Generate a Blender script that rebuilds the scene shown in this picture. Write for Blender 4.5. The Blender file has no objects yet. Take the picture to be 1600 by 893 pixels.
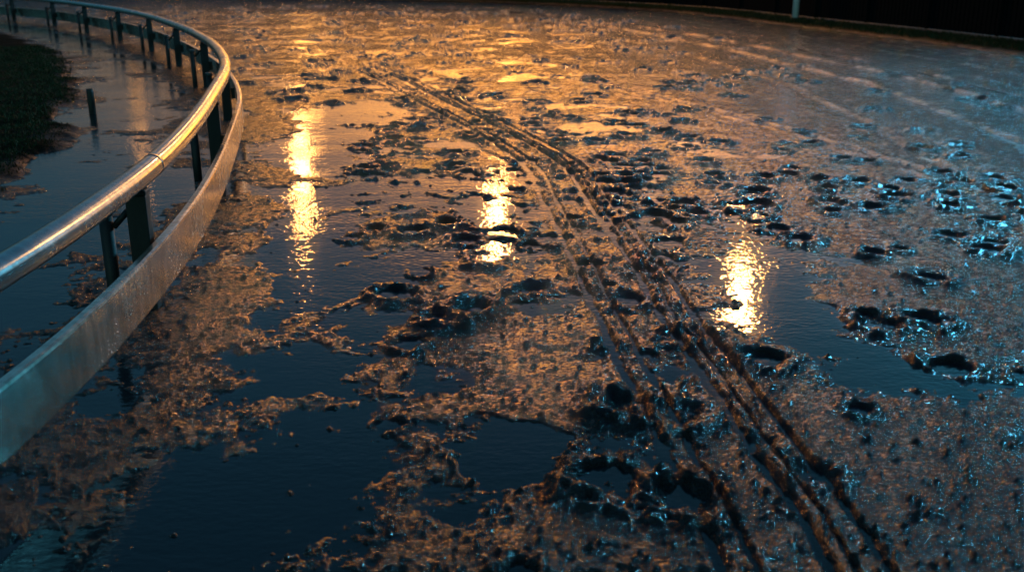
import bpy, math, random
import numpy as np
from mathutils import Vector
random.seed(7); rng=np.random.default_rng(11)
sc=bpy.context.scene
sc.view_settings.view_transform='Standard'; sc.view_settings.look='None'; sc.view_settings.exposure=0
COL=sc.collection

# ---------------------------------------------------------------- helpers
def link(o,parent=None):
    COL.objects.link(o)
    if parent is not None: o.parent=parent
    return o
def mesh_obj(name,verts,faces,mat=None,parent=None,smooth=False):
    me=bpy.data.meshes.new(name); me.from_pydata([tuple(v) for v in verts],[],faces); me.update()
    if smooth:
        me.polygons.foreach_set('use_smooth',[True]*len(me.polygons))
    if mat: me.materials.append(mat)
    o=bpy.data.objects.new(name,me); return link(o,parent)
def empty(name,loc=(0,0,0)):
    e=bpy.data.objects.new(name,None); e.empty_display_size=.2; e.location=loc; return link(e)
def bevel(o,w,seg=2):
    m=o.modifiers.new('bev','BEVEL'); m.width=w; m.segments=seg; m.limit_method='ANGLE'; return o
class NT:
    def __init__(s,tree): s.t=tree; s.n=tree.nodes; s.l=tree.links
    def new(s,ty,**kw):
        n=s.n.new(ty)
        for k,v in kw.items(): setattr(n,k,v)
        return n
    def put(s,sock,v):
        if hasattr(v,'links') or isinstance(v,bpy.types.NodeSocket): s.l.new(v,sock)
        else: sock.default_value=v
    def math(s,op,a,b=None,c=None,clamp=False):
        n=s.n.new('ShaderNodeMath'); n.operation=op; n.use_clamp=clamp
        s.put(n.inputs[0],a)
        if b is not None: s.put(n.inputs[1],b)
        if c is not None: s.put(n.inputs[2],c)
        return n.outputs[0]
    def noise(s,vec,scale,detail=3,rough=.55,dist=0):
        n=s.n.new('ShaderNodeTexNoise'); n.inputs['Scale'].default_value=scale; n.inputs['Detail'].default_value=detail
        n.inputs['Roughness'].default_value=rough; n.inputs['Distortion'].default_value=dist
        if vec is not None: s.l.new(vec,n.inputs['Vector'])
        return n.outputs[0]
    def ramp(s,f,a,b,c0=0,c1=1):
        n=s.n.new('ShaderNodeMapRange'); n.clamp=True; n.interpolation_type='SMOOTHSTEP'
        s.put(n.inputs[0],f); n.inputs[1].default_value=a; n.inputs[2].default_value=b; n.inputs[3].default_value=c0; n.inputs[4].default_value=c1
        return n.outputs[0]
    def mix(s,f,a,b):
        n=s.n.new('ShaderNodeMix'); n.data_type='RGBA'; s.put(n.inputs[0],f)
        s.put(n.inputs[6],a); s.put(n.inputs[7],b); return n.outputs[2]
    def bump(s,h,strength,dist,normal=None):
        n=s.n.new('ShaderNodeBump'); n.inputs['Strength'].default_value=strength; n.inputs['Distance'].default_value=dist
        s.put(n.inputs['Height'],h)
        if normal is not None: s.l.new(normal,n.inputs['Normal'])
        return n.outputs[0]
def mat(name):
    m=bpy.data.materials.new(name); m.use_nodes=True; N=NT(m.node_tree); b=m.node_tree.nodes['Principled BSDF']
    return m,N,b
def objvec(N):
    return N.new('ShaderNodeTexCoord').outputs['Object']
def scaled(N,vec,s):
    n=N.new('ShaderNodeMapping'); n.inputs['Scale'].default_value=s; N.l.new(vec,n.inputs['Vector']); return n.outputs[0]

# ---------------------------------------------------------------- layout curves (metres)
RAIL=[(-4.2,-6),(-2.9,-2.5),(-2.15,0),(-1.85,2.0),(-1.76,3.27),(-1.80,4.1),(-1.86,4.9),(-1.97,5.75),(-2.19,6.99),(-2.49,8.45),(-2.88,10.2),(-3.5,12.2),(-4.3,14.3),(-5.6,17.2),(-7.6,21.1),(-10.3,25.3),(-14,30),(-20,35),(-30,40)]
FENCE=[(6,-14),(9.5,-4),(11.0,6),(11.4,14),(10.6,21.2),(8.95,28.7),(6.2,38.6),(-1.5,48),(-14,55),(-30,60)]
def catmull(P,step=.15):
    P=[np.array(p,float) for p in P]; out=[]
    P=[2*P[0]-P[1]]+P+[2*P[-1]-P[-2]]
    for i in range(1,len(P)-2):
        n=max(2,int(np.linalg.norm(P[i+1]-P[i])/step))
        for k in range(n):
            t=k/n
            out.append(.5*((2*P[i])+(-P[i-1]+P[i+1])*t+(2*P[i-1]-5*P[i]+4*P[i+1]-P[i+2])*t*t+(-P[i-1]+3*P[i]-3*P[i+1]+P[i+2])*t**3))
    out.append(P[-2]); return np.array(out)
railc=catmull(RAIL,.12); fencec=catmull(FENCE,.3)
for _ in range(25): railc[1:-1]=.5*railc[1:-1]+.25*(railc[:-2]+railc[2:])
def tangents(C):
    T=np.gradient(C,axis=0); return T/np.linalg.norm(T,axis=1)[:,None]
def arclen(C):
    return np.concatenate([[0],np.cumsum(np.linalg.norm(np.diff(C,axis=0),axis=1))])
def at(C,s):
    L=arclen(C); T=tangents(C)
    p=np.array([np.interp(s,L,C[:,0]),np.interp(s,L,C[:,1])]); t=np.array([np.interp(s,L,T[:,0]),np.interp(s,L,T[:,1])]); return p,t/np.linalg.norm(t)
def sdist(C,x,y):   # signed distance to the right (+) of a curve monotone in y
    yy=C[:,1]; T=tangents(C)
    X=np.interp(y,yy,C[:,0]); c=np.interp(y,yy,T[:,1])
    return (x-X)*c

# ---------------------------------------------------------------- noise
def hsh(ix,iy,seed):
    h=(ix.astype(np.uint32)*np.uint32(374761393)+iy.astype(np.uint32)*np.uint32(668265263)+np.uint32(seed*14426+1013))
    h=(h^(h>>np.uint32(13)))*np.uint32(1274126177); h=h^(h>>np.uint32(16))
    return h.astype(np.float64)/4294967295.0
def gn(x,y,size,seed):
    x=x/size+1000.37; y=y/size+1000.71
    ix=np.floor(x).astype(np.int64); iy=np.floor(y).astype(np.int64); fx=x-ix; fy=y-iy
    u=fx*fx*fx*(fx*(fx*6-15)+10); v=fy*fy*fy*(fy*(fy*6-15)+10)
    def g(a,b):
        an=hsh(ix+a,iy+b,seed)*2*np.pi
        return np.cos(an)*(fx-a)+np.sin(an)*(fy-b)
    return 1.5*((g(0,0)*(1-u)+g(1,0)*u)*(1-v)+(g(0,1)*(1-u)+g(1,1)*u)*v)
def sm(a,b,x):
    t=np.clip((x-a)/(b-a),0,1); return t*t*(3-2*t)

# ---------------------------------------------------------------- ground grid
ys=[-40,-20,-10,-5,-2,-.5,.3,.9,1.3]
y=1.55
while y<16: ys.append(y); y*=1.0024
while y<60: ys.append(y); y*=1.006
while y<900: ys.append(y); y*=1.12
ys=np.array(ys)
uin=np.linspace(-1,1,1000)
ue=1+np.cumsum(.012*1.16**np.arange(52))
u=np.concatenate([-ue[::-1],uin,ue])
w=np.maximum(ys,1.5)*.60+.45
X=u[None,:]*w[:,None]; Y=np.repeat(ys[:,None],len(u),1)
NR,NC=X.shape
dr=sdist(railc,X,Y); df=sdist(fencec,X,Y)
yc=Y
att=lambda size: 1-sm(size*140,size*320,yc)      # fade octaves too small for the mesh out there
wx=X+.10*gn(X,Y,.45,31)+.02*gn(X,Y,.11,33); wy=Y+.10*gn(X,Y,.45,32)+.02*gn(X,Y,.11,34)
h=.026*gn(wx,wy,1.35,1)+.024*gn(wx,wy,.55,2)+.015*gn(wx,wy,.22,3)
h+=.011*gn(wx,wy,.10,61)*att(.10)+.008*gn(X,Y,.045,62)*att(.045)+.006*gn(X,Y,.022,63)*att(.022)
BL=[(-0.67,2.85,.42,.44,-.8),(-1.01,4.17,.32,.7,-.8),(1.53,4.17,.22,.4,-1.3),(1.40,5.35,.32,.75,-2.1),(-0.7,7.58,.4,.7,-.9),(-1.4,6.95,.33,1.3,-1.5),(-0.6,5.54,.22,.25,-.8),(.1,4.75,.14,.2,-1.0),(-.51,3.5,.25,.22,-.7),(.48,5.08,.1,.2,-.8),(-.09,6.7,.22,.6,-1.5),(1.9,5.67,.23,.33,-1.0),(-1.95,10.3,.4,3.5,-1.5),(-1.28,2.93,.2,.5,-.6),(-.64,4.67,.16,.25,-.9),
 (.23,4.05,.26,.42,1.5),(-.67,6.25,.22,.4,1.2),(-.31,4.5,.42,.16,1.2),(.1,2.62,.6,.2,1.2),(1.45,3.1,.42,.65,1.5),(2.45,6.75,.55,1.0,1.0),(1.95,4.97,.22,.45,1.2),(2.4,4.97,.4,.9,1.3),(-.2,3.63,.3,.10,1.3),(-.48,3.87,.14,.1,1.2),(3.5,9.5,1.0,2.5,.9),(.2,9.0,.8,1.5,.4)]
bias=np.full_like(X,.006)
for bx,by,rx,ry,a in BL:
    d2=((X-bx)/rx)**2+((Y-by)/ry)**2
    bias+=a*.022*np.exp(-d2*.8)
bias+=.028*np.exp(-((dr-.38-.06*gn(X,Y,.7,5))/.22)**2)*sm(2.3,3.6,Y)
bias+=-.030*np.exp(-((dr+1.0)/.6)**2)+.010*np.exp(-((dr+.2)/.2)**2)
farR=sm(7,12,Y)*sm(.6,3.0,X)
nearR=sm(1.2,2.0,X)*(1-sm(8,10,Y))
bias+=.012*sm(-7,-3,df)+.022*farR+.008*sm(10,16,Y)
h=h*(1-.3*farR)+bias
h=np.where(h>0,.011*np.tanh(h/.011)+.12*np.maximum(h-.011,0),h)
# irregular pool with a lip, beside the wheel lines
e_=np.sqrt(((X-.02)/.215)**2+((Y-3.27)/.27)**2)*(1+.38*gn(X,Y,.26,71)+.22*gn(X,Y,.09,73)+.10*gn(X,Y,.035,72))
h=h*sm(.7,1.3,e_)-.02*(1-sm(.8,1.02,e_))+.013*np.exp(-((e_-1.09)/.09)**2)*(1-.8*sm(3.15,3.45,Y))*np.clip(.8+.7*gn(X,Y,.12,74),0,1.4)
# ---- wheel ruts
RC=catmull([(-4.6,24),(-3.1,19),(-1.75,15.3),(-.95,12.9),(-.14,10.5),(.38,8.6),(.50,7.25),(.62,5.9),(.71,4.6),(.82,3.3),(.88,2.5),(.90,1.2)][::-1],.05)
rs=sdist(RC,X,Y)+.016*gn(X,Y,.6,21)+.007*gn(X,Y,.13,26)+.005*gn(X,Y,.05,27)*att(.05)
rm=(sm(1.0,1.4,Y)*(1-sm(15,19,Y)))
brk=.85+.7*gn(X,Y,.5,22)+.5*gn(X,Y,.11,25)*att(.11); brk=np.clip(brk,0.1,1.6)
band=rm*np.exp(-(rs/.34)**6)
h=h*(1-.30*band)+.008*band*(1+.7*gn(X,Y,.4,64))
wsc=1+.06*np.maximum(Y-5,0)
for off,wd,dp,ra in [(-.270,.018,.030,1),(-.165,.011,.024,.8),(.055,.018,.032,1),(.130,.009,.018,.6),(.225,.014,.028,.9)]:
    q=(rs-off); wd=wd*wsc
    g1=np.exp(-(q/wd)**2)
    h=h*(1-.7*rm*g1)
    h+=rm*(-dp*g1*.75*(.6+.4*brk)+ .0088*ra*wsc**.5*brk*(np.exp(-((q-wd*2.1)/(wd*1.15))**2)+np.exp(-((q+wd*2.1)/(wd*1.15))**2)))
# ---- hoof prints
HP=[(-.35,4.68),(-.2,4.82),(.61,4.97),(.45,3.66),(.66,3.58),(.32,3.06),(.58,2.93),(-.44,6.58),(-.73,7.7),(1.89,7.58),(1.85,6.18),(1.79,7.14),(1.72,8.8),(1.18,10.2),(1.82,4.6),(2.05,4.66),(1.93,4.05),(3.2,7.14),(3.3,6.67),(2.95,5.95),(2.35,5.36),(1.14,4.15),(.10,5.13),(-.63,5.07),(.75,7.58),(.96,8.2),(3.0,8.95),(-.15,5.73),(.45,5.6),(1.0,6.83),(.86,4.45),(.74,5.5)]
BIG={(.45,3.66),(.66,3.58),(.32,3.06),(.58,2.93),(-.35,4.68),(-.2,4.82)}
prints=[(a,b,1.0) for a,b in HP]
for k in range(1050):
    py=6.0*math.exp(rng.random()*math.log(42/6.0)); px=(rng.random()*2-1)*(py*.62)+.2
    prints.append((px,py,.72+.4*rng.random()))
for k in range(30):
    prints.append((rng.uniform(-.6,3.0),rng.uniform(2.4,6.5),.5+.45*rng.random()))
RIM=np.zeros_like(h); PIT=np.zeros_like(h); LUMP=np.zeros_like(h); BUL=np.zeros_like(h)
for px,py,k in prints:
    big=(k==1)
    d0=float(sdist(railc,np.array([px]),np.array([py]))[0]); d1=float(sdist(fencec,np.array([px]),np.array([py]))[0])
    if d0<.55 or d1>-4.5: continue
    if not big and px>1.0+.12*py and rng.random()<.6: continue
    if not big and abs(px-1.4)<.35 and abs(py-5.5)<.8: continue
    if not big and abs(px-.03)<.3 and abs(py-3.26)<.4: continue
    if not big and px<-.17*py and py<14 and rng.random()<.75: continue
    R=(.080+.02*rng.random())*(k if not big else 1.0)
    vb=(px,py) in BIG
    if vb: R*=1.15
    if py>9: R*=1.0+.03*(py-9)
    r0=np.searchsorted(ys,py-3.2*R); r1=np.searchsorted(ys,py+3.2*R)
    if r1-r0<2: continue
    wm=w[(r0+r1)//2]; c0=np.searchsorted(u,(px-3.4*R)/wm-.01); c1=np.searchsorted(u,(px+3.4*R)/wm+.01)
    sx=X[r0:r1,c0:c1]; sy=Y[r0:r1,c0:c1]
    an=rng.normal(0,.5)+.25; ca,sa=math.cos(an),math.sin(an)
    lx=((sx-px)*ca+(sy-py)*sa)/R; ly=(-(sx-px)*sa+(sy-py)*ca)/(R*1.15)
    sd=int(rng.integers(1,9999))
    r=np.sqrt(lx*lx+ly*ly)*(1+.22*gn(sx,sy,R*1.1,sd)+.13*gn(sx,sy,R*.4,sd+7))
    rimn=.7+.75*gn(sx,sy,R*1.2,sd+1)+.4*gn(sx,sy,R*.4,sd+2)
    dep=(.032+.018*rng.random())*min(1,.4+k*.6)
    pit=-dep*(1-sm(.35,1.15,r))*(1-.5*np.exp(-((lx/.35)**2+((ly+.3)/.5)**2)))
    rim=(.015+.008*rng.random())*(1.5 if vb else (1.0 if big else min(1.1,.4+k*.7)))*np.exp(-((r-1.38)/.42)**2)*np.clip(rimn,0,1.4)
    if py>9: rim*=1+.07*(py-9)
    RIM[r0:r1,c0:c1]=np.maximum(RIM[r0:r1,c0:c1]*(1-.6*(1-sm(.7,1.05,r))),rim); PIT[r0:r1,c0:c1]=np.minimum(PIT[r0:r1,c0:c1],pit)
    LUMP[r0:r1,c0:c1]=np.maximum(LUMP[r0:r1,c0:c1],np.exp(-((r-1.1)/.5)**2))
    if big: BUL[r0:r1,c0:c1]=np.maximum(BUL[r0:r1,c0:c1],(.018 if vb else .007)*np.exp(-(r/1.8)**4))
keep=1-.35*band
h+=PIT*keep+RIM*keep+BUL
RC2=catmull([(5.2,3.0),(4.3,5.5),(3.6,8.0),(2.9,10.6),(1.6,14),(-1,19)],.1)
q=sdist(RC2,X,Y)+.02*gn(X,Y,.3,28); h+=(sm(3,5,Y)*(1-sm(16,19,Y)))*(-.010*np.exp(-(q/.05)**2)+.010*np.exp(-((np.abs(q)-.1)/.05)**2)*np.clip(.7+gn(X,Y,.4,29),0,2))
# gritty relief on everything above water
mud=sm(-.004,.006,h); g2=(1+.4*LUMP)*(1-.3*farR)*(1-.3*nearR)
h+=mud*g2*(.0036*gn(wx,wy,.10,6)*att(.10)+.0028*gn(X,Y,.045,7)*att(.05)+.0022*gn(X,Y,.021,8)*att(.024)+.0025*np.abs(gn(X,Y,.16,9))*att(.16))
# small clods thrown about
for k in range(5200):
    py=2.2*math.exp(rng.random()*math.log(12/2.2)); px=(rng.random()*2-1)*(py*.62)
    R=.004+.009*rng.random()**3
    r0=np.searchsorted(ys,py-2*R); r1=np.searchsorted(ys,py+2*R); wm=w[(r0+r1)//2]
    c0=np.searchsorted(u,(px-2*R)/wm); c1=np.searchsorted(u,(px+2*R)/wm)
    if r1-r0<2 or c1-c0<2: continue
    d2=((X[r0:r1,c0:c1]-px)**2+(Y[r0:r1,c0:c1]-py)**2)/(R*R)
    h[r0:r1,c0:c1]+=(R*.8+.005)*np.exp(-d2)
# harrow lines and old grooves following the outer fence
h+=sm(-8,-5,df)*(1-sm(-1.6,-1.0,df))*(.010*np.sin(df*2*np.pi/.9+1.5*gn(X,Y,3,41))+.008*gn(X,Y,.4,42))
for o_,a_ in [(-2.3,.026),(-3.0,.020),(-4.1,.026),(-4.7,.014),(-5.4,.020),(-6.3,.022),(-7.5,.014)]:
    q=df-o_+.10*gn(X,Y,2.5,48)+.03*gn(X,Y,.5,49)
    h+=a_*(-.6*np.exp(-(q/.06)**2)+1.0*np.exp(-((q-.14)/.07)**2)*np.clip(.6+gn(X,Y,1.0,50),0,1.5))
vg=sm(-1.45,-1.0,df+.25*gn(X,Y,.6,43)); h+=vg*.08*(1+.3*gn(X,Y,.4,44))+sm(-.9,0,df)*.03
inf=sm(1.65,2.0,-dr+.30*gn(X,Y,.9,45)+.12*gn(X,Y,.25,47)); h+=inf*(.04+.03*gn(X,Y,.5,46))+sm(2,6,-dr)*.08
h=np.where(df>1,.12,h)
h=np.where((Y<1.3)|(Y>70),np.where(vg+inf>.5,.1,-.02),h)
grass=np.clip(np.maximum(vg,inf),0,1)
verts=np.stack([X,Y,h],-1).reshape(-1,3).astype(np.float32)
idx=np.arange(NR*NC).reshape(NR,NC)
q=np.stack([idx[:-1,:-1],idx[:-1,1:],idx[1:,1:],idx[1:,:-1]],-1).reshape(-1,4)
me=bpy.data.meshes.new('ground'); me.vertices.add(len(verts)); me.vertices.foreach_set('co',verts.ravel())
me.loops.add(q.size); me.loops.foreach_set('vertex_index',q.ravel().astype(np.int32))
me.polygons.add(len(q)); me.polygons.foreach_set('loop_start',(np.arange(len(q))*4).astype(np.int32))
me.polygons.foreach_set('loop_total',np.full(len(q),4,np.int32)); me.polygons.foreach_set('use_smooth',np.ones(len(q),bool))
me.update(calc_edges=True)
a=me.attributes.new('grass','FLOAT','POINT'); a.data.foreach_set('value',grass.ravel().astype(np.float32))
ground=bpy.data.objects.new('ground',me); link(ground); ground['kind']='structure'

# ground material: wet churned mud + dark grass soil
m,N,b=mat('wet_mud'); v=objvec(N)
ga=N.new('ShaderNodeAttribute',attribute_name='grass').outputs['Fac']
n1=N.noise(v,1.3,5,.6); n2=N.noise(v,14,5,.65); n3=N.noise(v,60,3,.6); n4=N.noise(v,150,2,.6)
c=N.mix(N.ramp(n1,.35,.65),(.006,.005,.0045,1),(.013,.010,.008,1))
c=N.mix(N.ramp(n2,.4,.7),c,(.008,.006,.005,1))
gcol=N.mix(N.ramp(n2,.3,.7),(.003,.005,.002,1),(.005,.009,.003,1))
c=N.mix(ga,c,gcol); N.l.new(c,b.inputs['Base Color'])
wetn=N.ramp(n1,.35,.7,.07,.13)
ro=N.math('ADD',wetn,N.math('MULTIPLY',n2,.05)); ro=N.mix(ga,ro,(.85,.85,.85,1)); N.l.new(ro,b.inputs['Roughness'])
N.l.new(N.math('SUBTRACT',.50,N.math('MULTIPLY',ga,.45)),b.inputs['Specular IOR Level'])
hh=N.math('ADD',N.math('MULTIPLY',n3,1.1),N.math('MULTIPLY',n4,.50)); hh=N.math('ADD',hh,N.math('MULTIPLY',n2,1.3))
bm=N.bump(hh,1.0,.020); N.l.new(bm,b.inputs['Normal'])
me.materials.append(m)

# ---------------------------------------------------------------- puddle water sheet
m,N,b=mat('puddle_water'); v=objvec(N)
b.inputs['Base Color'].default_value=(.010,.014,.017,1); b.inputs['Roughness'].default_value=.07; b.inputs['IOR'].default_value=1.38
w1=N.noise(scaled(N,v,(1,1.8,1)),6,2,.5,.3); w2=N.noise(scaled(N,v,(1,1.6,1)),24,2,.5); w3=N.noise(v,1.2,2,.5)
amp=N.ramp(w3,.38,.62,.5,1.0)
spw=N.new('ShaderNodeSeparateXYZ'); N.l.new(v,spw.inputs[0])
still=N.ramp(spw.outputs[1],3.2,6.0,.5,1.10)          # sheltered, thinner film where the track is churned
hh=N.math('ADD',N.math('MULTIPLY',w1,.75),N.math('MULTIPLY',w2,.65)); hh=N.math('MULTIPLY',N.math('MULTIPLY',hh,amp),still)
N.l.new(N.bump(hh,.33,.010),b.inputs['Normal'])
yy=np.linspace(-2,39,50); rx=np.interp(yy,railc[:,1],railc[:,0])-2.6; fx=np.interp(yy,fencec[:,1],fencec[:,0])-.9
vs=[(a,b_,0) for a,b_ in zip(rx,yy)]+[(a,b_,0) for a,b_ in zip(fx,yy)]
fs=[(i,50+i,51+i,i+1) for i in range(49)]
water=mesh_obj('puddle_water',vs,fs,m); water['kind']='structure'

# ---------------------------------------------------------------- materials for metal
def metal(name,col,col2,rough,metallic=.85,bs=.25,dirt=.4):
    m,N,b=mat(name); v=objvec(N)
    a=N.noise(scaled(N,v,(3,3,.7)),6,5,.6); c_=N.noise(v,45,4,.7); d=N.noise(v,2.2,3,.5)
    c=N.mix(N.ramp(a,.35,.68),col,col2)
    c=N.mix(N.math('MULTIPLY',N.ramp(c_,.55,.72),dirt),c,(.045,.035,.025,1))
    N.l.new(c,b.inputs['Base Color'])
    b.inputs['Metallic'].default_value=metallic
    N.l.new(N.math('ADD',N.math('MULTIPLY',c_,.16),N.ramp(d,.3,.7,rough-.10,rough)),b.inputs['Roughness'])
    N.l.new(N.bump(N.math('ADD',c_,a),bs,.003),b.inputs['Normal'])
    return m
M_tube=metal('brushed_aluminium',(.42,.46,.46,1),(.28,.31,.32,1),.20,.95,dirt=.3,bs=.10)
M_board=metal('galvanised_board',(.62,.60,.54,1),(.36,.34,.30,1),.20,.92,dirt=.4,bs=.05)
M_post=metal('dark_steel',(.012,.013,.013,1),(.022,.020,.018,1),.55,.1)
M_cap=metal('post_cap_plastic',(.10,.12,.13,1),(.06,.07,.08,1),.4,.0)

def sweep(name,C,prof,mat_,parent,closed=True,smooth=True,i0=0,i1=None,cap=True):
    i1=i1 or len(C); T=tangents(C); vs=[]; fs=[]; n=len(prof)
    for i in range(i0,i1):
        nx,ny=T[i][1],-T[i][0]
        for o,z in prof: vs.append((C[i][0]+nx*o,C[i][1]+ny*o,z))
    m_=i1-i0
    for i in range(m_-1):
        for k in range(n):
            a=i*n+k; b_=i*n+(k+1)%n; fs.append((a,a+n,b_+n,b_))
    if cap: fs.append(tuple(range(n))); fs.append(tuple(reversed(range((m_-1)*n,m_*n))))
    return mesh_obj(name,vs,fs,mat_,parent,smooth)
def circ(r,o,z,n=28): return [(o+r*math.cos(2*math.pi*k/n),z+r*math.sin(2*math.pi*k/n)) for k in range(n)]

# ---------------------------------------------------------------- guard rail
rail=empty('guard_rail',(0,0,0)); rail['label']='curved silver tubular running rail with lower kickboard beside muddy track'; rail['category']='railing'
sweep('top_rail',railc,circ(.058,0,.68),M_tube,rail)
bo=.13
bprof=[(bo-.006,.163),(bo-.002,.157),(bo+.008,.160),(bo+.010,.167),(bo+.010,.388),(bo+.006,.398),(bo-.006,.402),(bo-.035,.400),(bo-.035,.395),(bo-.008,.393)]
LB=sweep('lower_board',railc,bprof,M_board,rail,smooth=False)
LB['label']='flat galvanised kickboard with a folded top edge and water stains'
Lr=arclen(railc); s0=float(np.interp(4.85,railc[:,1],Lr))
for s in np.arange(s0+.35-5.8,Lr[-1]-2,5.8):
    i=int(np.searchsorted(Lr,s)); 
    if i<3: continue
    p_,t_=at(railc,s)
    sweep('joint_collar',np.array([p_-t_*.02,p_,p_+t_*.02]),circ(.0592,0,.68),M_tube,rail)
def box(name,x0,x1,y0,y1,z0,z1,mt,parent,bw=.004,M=None):
    vs=[(x,y,z) for z in (z0,z1) for y in (y0,y1) for x in (x0,x1)]
    fs=[(0,2,3,1),(4,5,7,6),(0,1,5,4),(2,6,7,3),(0,4,6,2),(1,3,7,5)]
    o=mesh_obj(name,vs,fs,mt,parent); bevel(o,bw); return o
def tube_between(name,pts,r,mt,parent,n=14):
    vs=[];fs=[];pts=[Vector(p) for p in pts]
    for i,p in enumerate(pts):
        d=(pts[min(i+1,len(pts)-1)]-pts[max(i-1,0)]).normalized()
        a=d.orthogonal().normalized() if abs(d.y)>.9 else d.cross(Vector((0,1,0))).normalized(); b_=d.cross(a)
        for k in range(n):
            t=2*math.pi*k/n; vs.append(p+r*(math.cos(t)*a+math.sin(t)*b_))
    for i in range(len(pts)-1):
        for k in range(n):
            A=i*n+k;B=i*n+(k+1)%n; fs.append((A,B,B+n,A+n))
    fs.append(tuple(reversed(range(n)))); fs.append(tuple(range((len(pts)-1)*n,len(pts)*n)))
    return mesh_obj(name,vs,fs,mt,parent,True)
# one post unit in local frame: x = track side, origin on the ground under the tube
def post_unit():
    p=box('post',-.055,.045,-.04,.04,-.3,.60,M_post,rail)
    box('rail_saddle',-.05,.05,-.045,.045,.602,.630,M_post,p,.006)
    tube_between('rear_stay',[(-.17,0,-.25),(-.17,0,.50)],.034,M_post,p)
    tube_between('stay_cap',[(-.17,0,.501),(-.17,0,.525),(-.17,0,.532)],.040,M_cap,p)
    tube_between('cross_arm',[(-.134,0,.44),(-.058,0,.52)],.016,M_post,p)
    box('board_bracket',.048,.090,-.03,.03,.24,.36,M_post,p,.004)
    return p
proto=post_unit(); kids=list(proto.children)
first=True
for s in np.arange(s0-3.3,Lr[-1]-1,3.3):
    if s<1: continue
    p,t=at(railc,s); ang=math.atan2(-t[0],t[1])
    if first: o=proto; first=False
    else:
        o=proto.copy(); link(o,rail)
        for kd in kids:
            c_=kd.copy(); link(c_,o)
    o.location=(p[0],p[1],0); o.rotation_euler=(0,0,ang)

# small stake in the wet strip
m_w,N,b=mat('wet_wood'); v=objvec(N); N.l.new(N.mix(N.noise(scaled(N,v,(20,20,2)),4,4),(.01,.008,.006,1),(.03,.024,.018,1)),b.inputs['Base Color']); b.inputs['Roughness'].default_value=.5
st=tube_between('wooden_stake',[(0,0,-.2),(.004,0,.1),(.002,.004,.25),(0,.01,.29)],.042,m_w,None,9); st.location=(-4.95,11.8,0)
st['label']='short dark wooden stake standing in shallow puddle'; st['category']='stake'

# ---------------------------------------------------------------- outer fence
m_f,N,b=mat('dark_fence_boards'); v=objvec(N); N.l.new(N.mix(N.noise(scaled(N,v,(6,6,1)),3,4),(.003,.004,.0045,1),(.009,.010,.011,1)),b.inputs['Base Color']); b.inputs['Roughness'].default_value=.9; b.inputs['Specular IOR Level'].default_value=.04
m_k,N,b=mat('wet_concrete'); v=objvec(N); N.l.new(N.mix(N.noise(v,5,5),(.03,.035,.035,1),(.08,.085,.085,1)),b.inputs['Base Color']); b.inputs['Roughness'].default_value=.6
fence=empty('paling_fence'); fence['label']='tall dark vertical paling fence behind grass verge'; fence['category']='fence'
vs=[];fs=[]; Lf=arclen(fencec)
for s in np.arange(2,Lf[-1]-1,.16):
    p,t=at(fencec,s); nx,ny=t[1],-t[0]; z1=1.85+.03*random.random()
    base=len(vs)
    for z in (.19,z1):
        for a,o in ((-.06,-.012),(.06,-.012),(.06,.012),(-.06,.012)):
            vs.append((p[0]+t[0]*a+nx*o,p[1]+t[1]*a+ny*o,z))
    for f in [(0,1,2,3),(4,5,6,7),(0,1,5,4),(1,2,6,5),(2,3,7,6),(3,0,4,7)]: fs.append(tuple(base+k for k in f))
mesh_obj('palings',vs,fs,m_f,fence)
sweep('backing_rail',fencec,[(.014,.2),(.06,.2),(.06,1.7),(.014,1.7)],m_f,fence,smooth=False)
sweep('concrete_kerb',fencec,[(-.10,.02),(.10,.02),(.10,.18),(-.08,.18),(-.10,.16)],m_k,fence,smooth=False)
pp=None
for s in np.arange(3,Lf[-1]-1,2.6):
    p,t=at(fencec,s)
    if pp is None:
        o=pp=box('fence_post',-.075,-.02,-.035,.035,.185,1.95,m_f,fence,.006)
    else: o=pp.copy(); link(o,fence)
    o.location=(p[0],p[1],0); o.rotation_euler=(0,0,math.atan2(-t[0],t[1]))
# white marker pole in front of the fence
m_p,N,b=mat('white_paint'); v=objvec(N); N.l.new(N.mix(N.noise(v,8,4),(.7,.72,.72,1),(.85,.85,.85,1)),b.inputs['Base Color']); b.inputs['Roughness'].default_value=.4
mk=empty('marker_pole',(8.25,30.0,.05)); mk['label']='thin white marker pole standing on grass verge'; mk['category']='pole'
tube_between('pole_shaft',[(0,0,0),(0,0,1.2),(0,0,2.4)],.095,m_p,mk); tube_between('pole_foot',[(0,0,-.02),(0,0,.12)],.14,m_k,mk)

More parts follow.
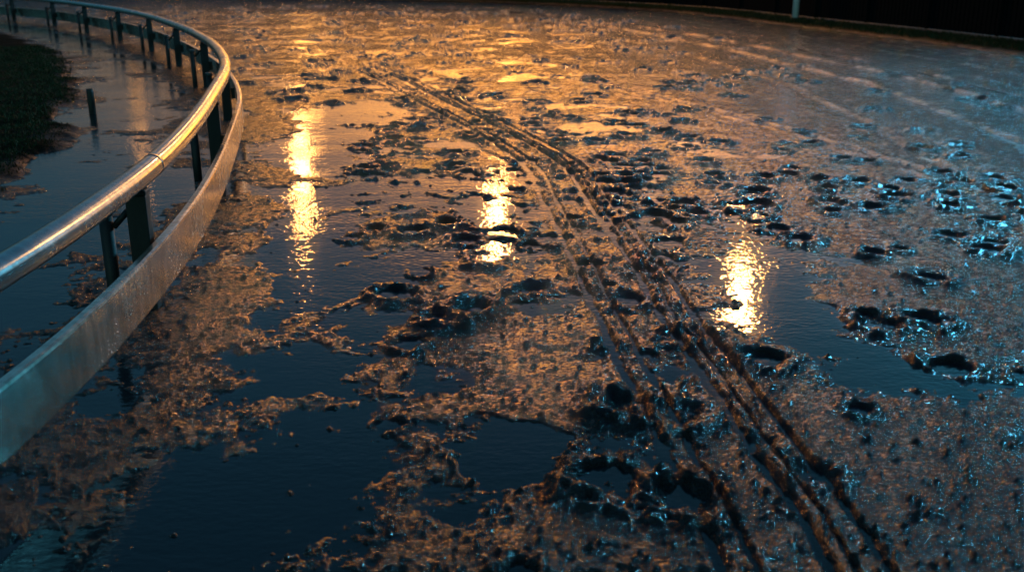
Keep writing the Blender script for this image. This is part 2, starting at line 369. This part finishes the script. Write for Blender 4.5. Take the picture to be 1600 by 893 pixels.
# ---------------------------------------------------------------- grass
m_g,N,b=mat('grass_blades'); v=objvec(N); N.l.new(N.mix(N.noise(v,3,3),(.014,.026,.007,1),(.036,.050,.015,1)),b.inputs['Base Color']); b.inputs['Roughness'].default_value=.7; b.inputs['Specular IOR Level'].default_value=.2
hsamp=lambda x,y_: h[min(NR-1,np.searchsorted(ys,y_)),min(NC-1,np.searchsorted(u,x/(max(y_,1.5)*.6+.45)))]
vs=[];fs=[]
def blade(x,y_,hh_):
    z=hsamp(x,y_)-.01; an=random.random()*6.28; wd=.003+.002*random.random()+.0003*y_; ln=hh_*(.5+random.random())
    dx,dy=math.cos(an),math.sin(an); lx,ly=random.gauss(0,.4)*ln,random.gauss(0,.4)*ln; k_=len(vs)
    vs.extend([(x-dx*wd,y_-dy*wd,z),(x+dx*wd,y_+dy*wd,z),(x+lx*.4+dx*wd*.6,y_+ly*.4+dy*wd*.6,z+ln*.6),(x+lx*.4-dx*wd*.6,y_+ly*.4-dy*wd*.6,z+ln*.6),(x+lx,y_+ly,z+ln)])
    fs.extend([(k_,k_+1,k_+2,k_+3),(k_+3,k_+2,k_+4)])
Tr=tangents(railc)
for _ in range(50000):
    y_=5+16*random.random()**1.2; d=-(1.8+3.5*random.random()**1.4+.12*random.gauss(0,1))
    x=float(np.interp(y_,railc[:,1],railc[:,0]))+d/float(np.interp(y_,railc[:,1],Tr[:,1]))
    if hsamp(x,y_)<.012: continue
    blade(x,y_,.032)
T_all=tangents(fencec)
for _ in range(22000):
    i=random.randrange(int(len(fencec)*.25),int(len(fencec)*.92)); p=fencec[i]; d=-(.12+1.05*random.random())
    T_=T_all[i]
    blade(p[0]+T_[1]*d+random.gauss(0,.15)*T_[0],p[1]-T_[0]*d+random.uniform(-.2,.2)*T_[1],.08)
g=mesh_obj('grass',vs,fs,m_g); g['kind']='stuff'

# ---------------------------------------------------------------- floodlights
def emis(name,col,st):
    m=bpy.data.materials.new(name); m.use_nodes=True; nt=m.node_tree; nt.nodes.clear()
    e=nt.nodes.new('ShaderNodeEmission'); e.inputs[0].default_value=(*col,1); e.inputs[1].default_value=st
    o=nt.nodes.new('ShaderNodeOutputMaterial'); nt.links.new(e.outputs[0],o.inputs[0]); return m
warm=emis('sodium_lamp_glass',(1,.43,.11),1500); warm1=emis('dim_sodium_lamp_glass',(1,.43,.11),520); warm2=emis('small_sodium_lamp_glass',(1,.42,.10),24); warmf=emis('far_sodium_lamp_glass',(1,.40,.08),28); cool=emis('cyan_lamp_glass',(.12,.66,1.0),420)
def mast(az,dist,H,wid,hgt,glass,label):
    x=math.sin(math.radians(az))*dist; y_=math.cos(math.radians(az))*dist
    e=empty('floodlight_mast',(x,y_,0)); e['label']=label; e['category']='floodlight'; e['group']='floodlights around the track'
    tube_between('mast_pole',[(0,0,0),(0,0,H*.5),(0,0,H-hgt/2)],.12,m_k,e)
    dvec=Vector((-x,-y_,-H*.9)).normalized()
    hd=box('lamp_head',-wid/2,wid/2,-.12,.12,-hgt/2,hgt/2,m_f,e,.02)
    gl=mesh_obj('lamp_glass',[(-wid/2+.04,.125,-hgt/2+.04),(wid/2-.04,.125,-hgt/2+.04),(wid/2-.04,.125,hgt/2-.04),(-wid/2+.04,.125,hgt/2-.04)],[(3,2,1,0)],glass,hd)
    hd.location=(0,0,H); hd.rotation_mode='QUATERNION'; hd.rotation_quaternion=dvec.to_track_quat('Y','Z')
W='steel floodlight mast with warm glowing lamp head behind track'
mast(-12.1,64,11.4,.72,.60,warm1,W)
mast(-.95,49,12,.68,.40,warm,W)
mast(13.6,39,11.8,.64,.42,warm,W)
mast(-11.3,150,11.5,3.4,2.4,warmf,W)
mast(-.7,140,13,3.4,2.4,warmf,W)
mast(-20.5,80,11.2,.7,.5,warm2,W)
mast(37,26,8.6,1.9,1.2,cool,'steel floodlight mast with pale cyan lamp head')

# ---------------------------------------------------------------- world: last dusk light + added warm and cyan glow lobes
wd=bpy.data.worlds.new('World'); sc.world=wd; wd.use_nodes=True; N=NT(wd.node_tree); bg=N.n['Background']
sky=N.new('ShaderNodeTexSky'); sky.sky_type='NISHITA'; sky.sun_disc=False; sky.sun_elevation=math.radians(9); sky.sun_rotation=math.radians(200)
tc=N.new('ShaderNodeTexCoord'); sp=N.new('ShaderNodeSeparateXYZ'); N.l.new(tc.outputs['Generated'],sp.inputs[0])
tint=N.new('ShaderNodeMix',data_type='RGBA',blend_type='MULTIPLY'); tint.inputs[0].default_value=1; N.l.new(sky.outputs[0],tint.inputs[6])
N.l.new(N.mix(N.ramp(sp.outputs[2],0,.45),(.004,.018,.030,1),(.030,.076,.094,1)),tint.inputs[7])
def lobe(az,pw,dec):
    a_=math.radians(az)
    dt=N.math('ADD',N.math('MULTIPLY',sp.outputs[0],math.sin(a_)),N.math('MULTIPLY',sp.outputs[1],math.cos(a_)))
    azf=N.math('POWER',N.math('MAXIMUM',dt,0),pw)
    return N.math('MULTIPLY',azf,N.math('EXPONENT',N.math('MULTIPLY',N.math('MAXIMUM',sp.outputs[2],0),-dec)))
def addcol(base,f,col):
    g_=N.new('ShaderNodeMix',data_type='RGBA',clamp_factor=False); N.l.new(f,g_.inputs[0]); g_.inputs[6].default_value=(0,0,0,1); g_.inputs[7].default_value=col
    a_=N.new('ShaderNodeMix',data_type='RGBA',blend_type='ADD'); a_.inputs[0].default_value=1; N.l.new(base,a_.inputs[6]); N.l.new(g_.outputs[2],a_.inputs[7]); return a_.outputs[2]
gl=N.math('ADD',N.math('MULTIPLY',lobe(1,28,11),1.6),N.math('MULTIPLY',lobe(6,36,6.2),1.5))  # warm sky glow added ahead to spread gold sheen over the wet track
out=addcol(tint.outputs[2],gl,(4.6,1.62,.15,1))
cy=N.math('MULTIPLY',lobe(42,18,1.0),N.ramp(sp.outputs[2],.05,.38,.10,1.0))  # cyan sky glow added off to the right for teal sheen on the mud
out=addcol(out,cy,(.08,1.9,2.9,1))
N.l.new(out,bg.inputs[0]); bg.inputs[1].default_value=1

# ---------------------------------------------------------------- camera
cd=bpy.data.cameras.new('camera'); cam=bpy.data.objects.new('camera',cd); link(cam)
cd.lens=35; cd.sensor_width=36; cd.clip_end=3000; cd.clip_start=.05
cam.location=(0,0,1.7); cam.rotation_euler=(math.radians(90-18.0),0,0)
cd.dof.use_dof=True; cd.dof.focus_distance=5.2; cd.dof.aperture_fstop=2.8
sc.camera=cam
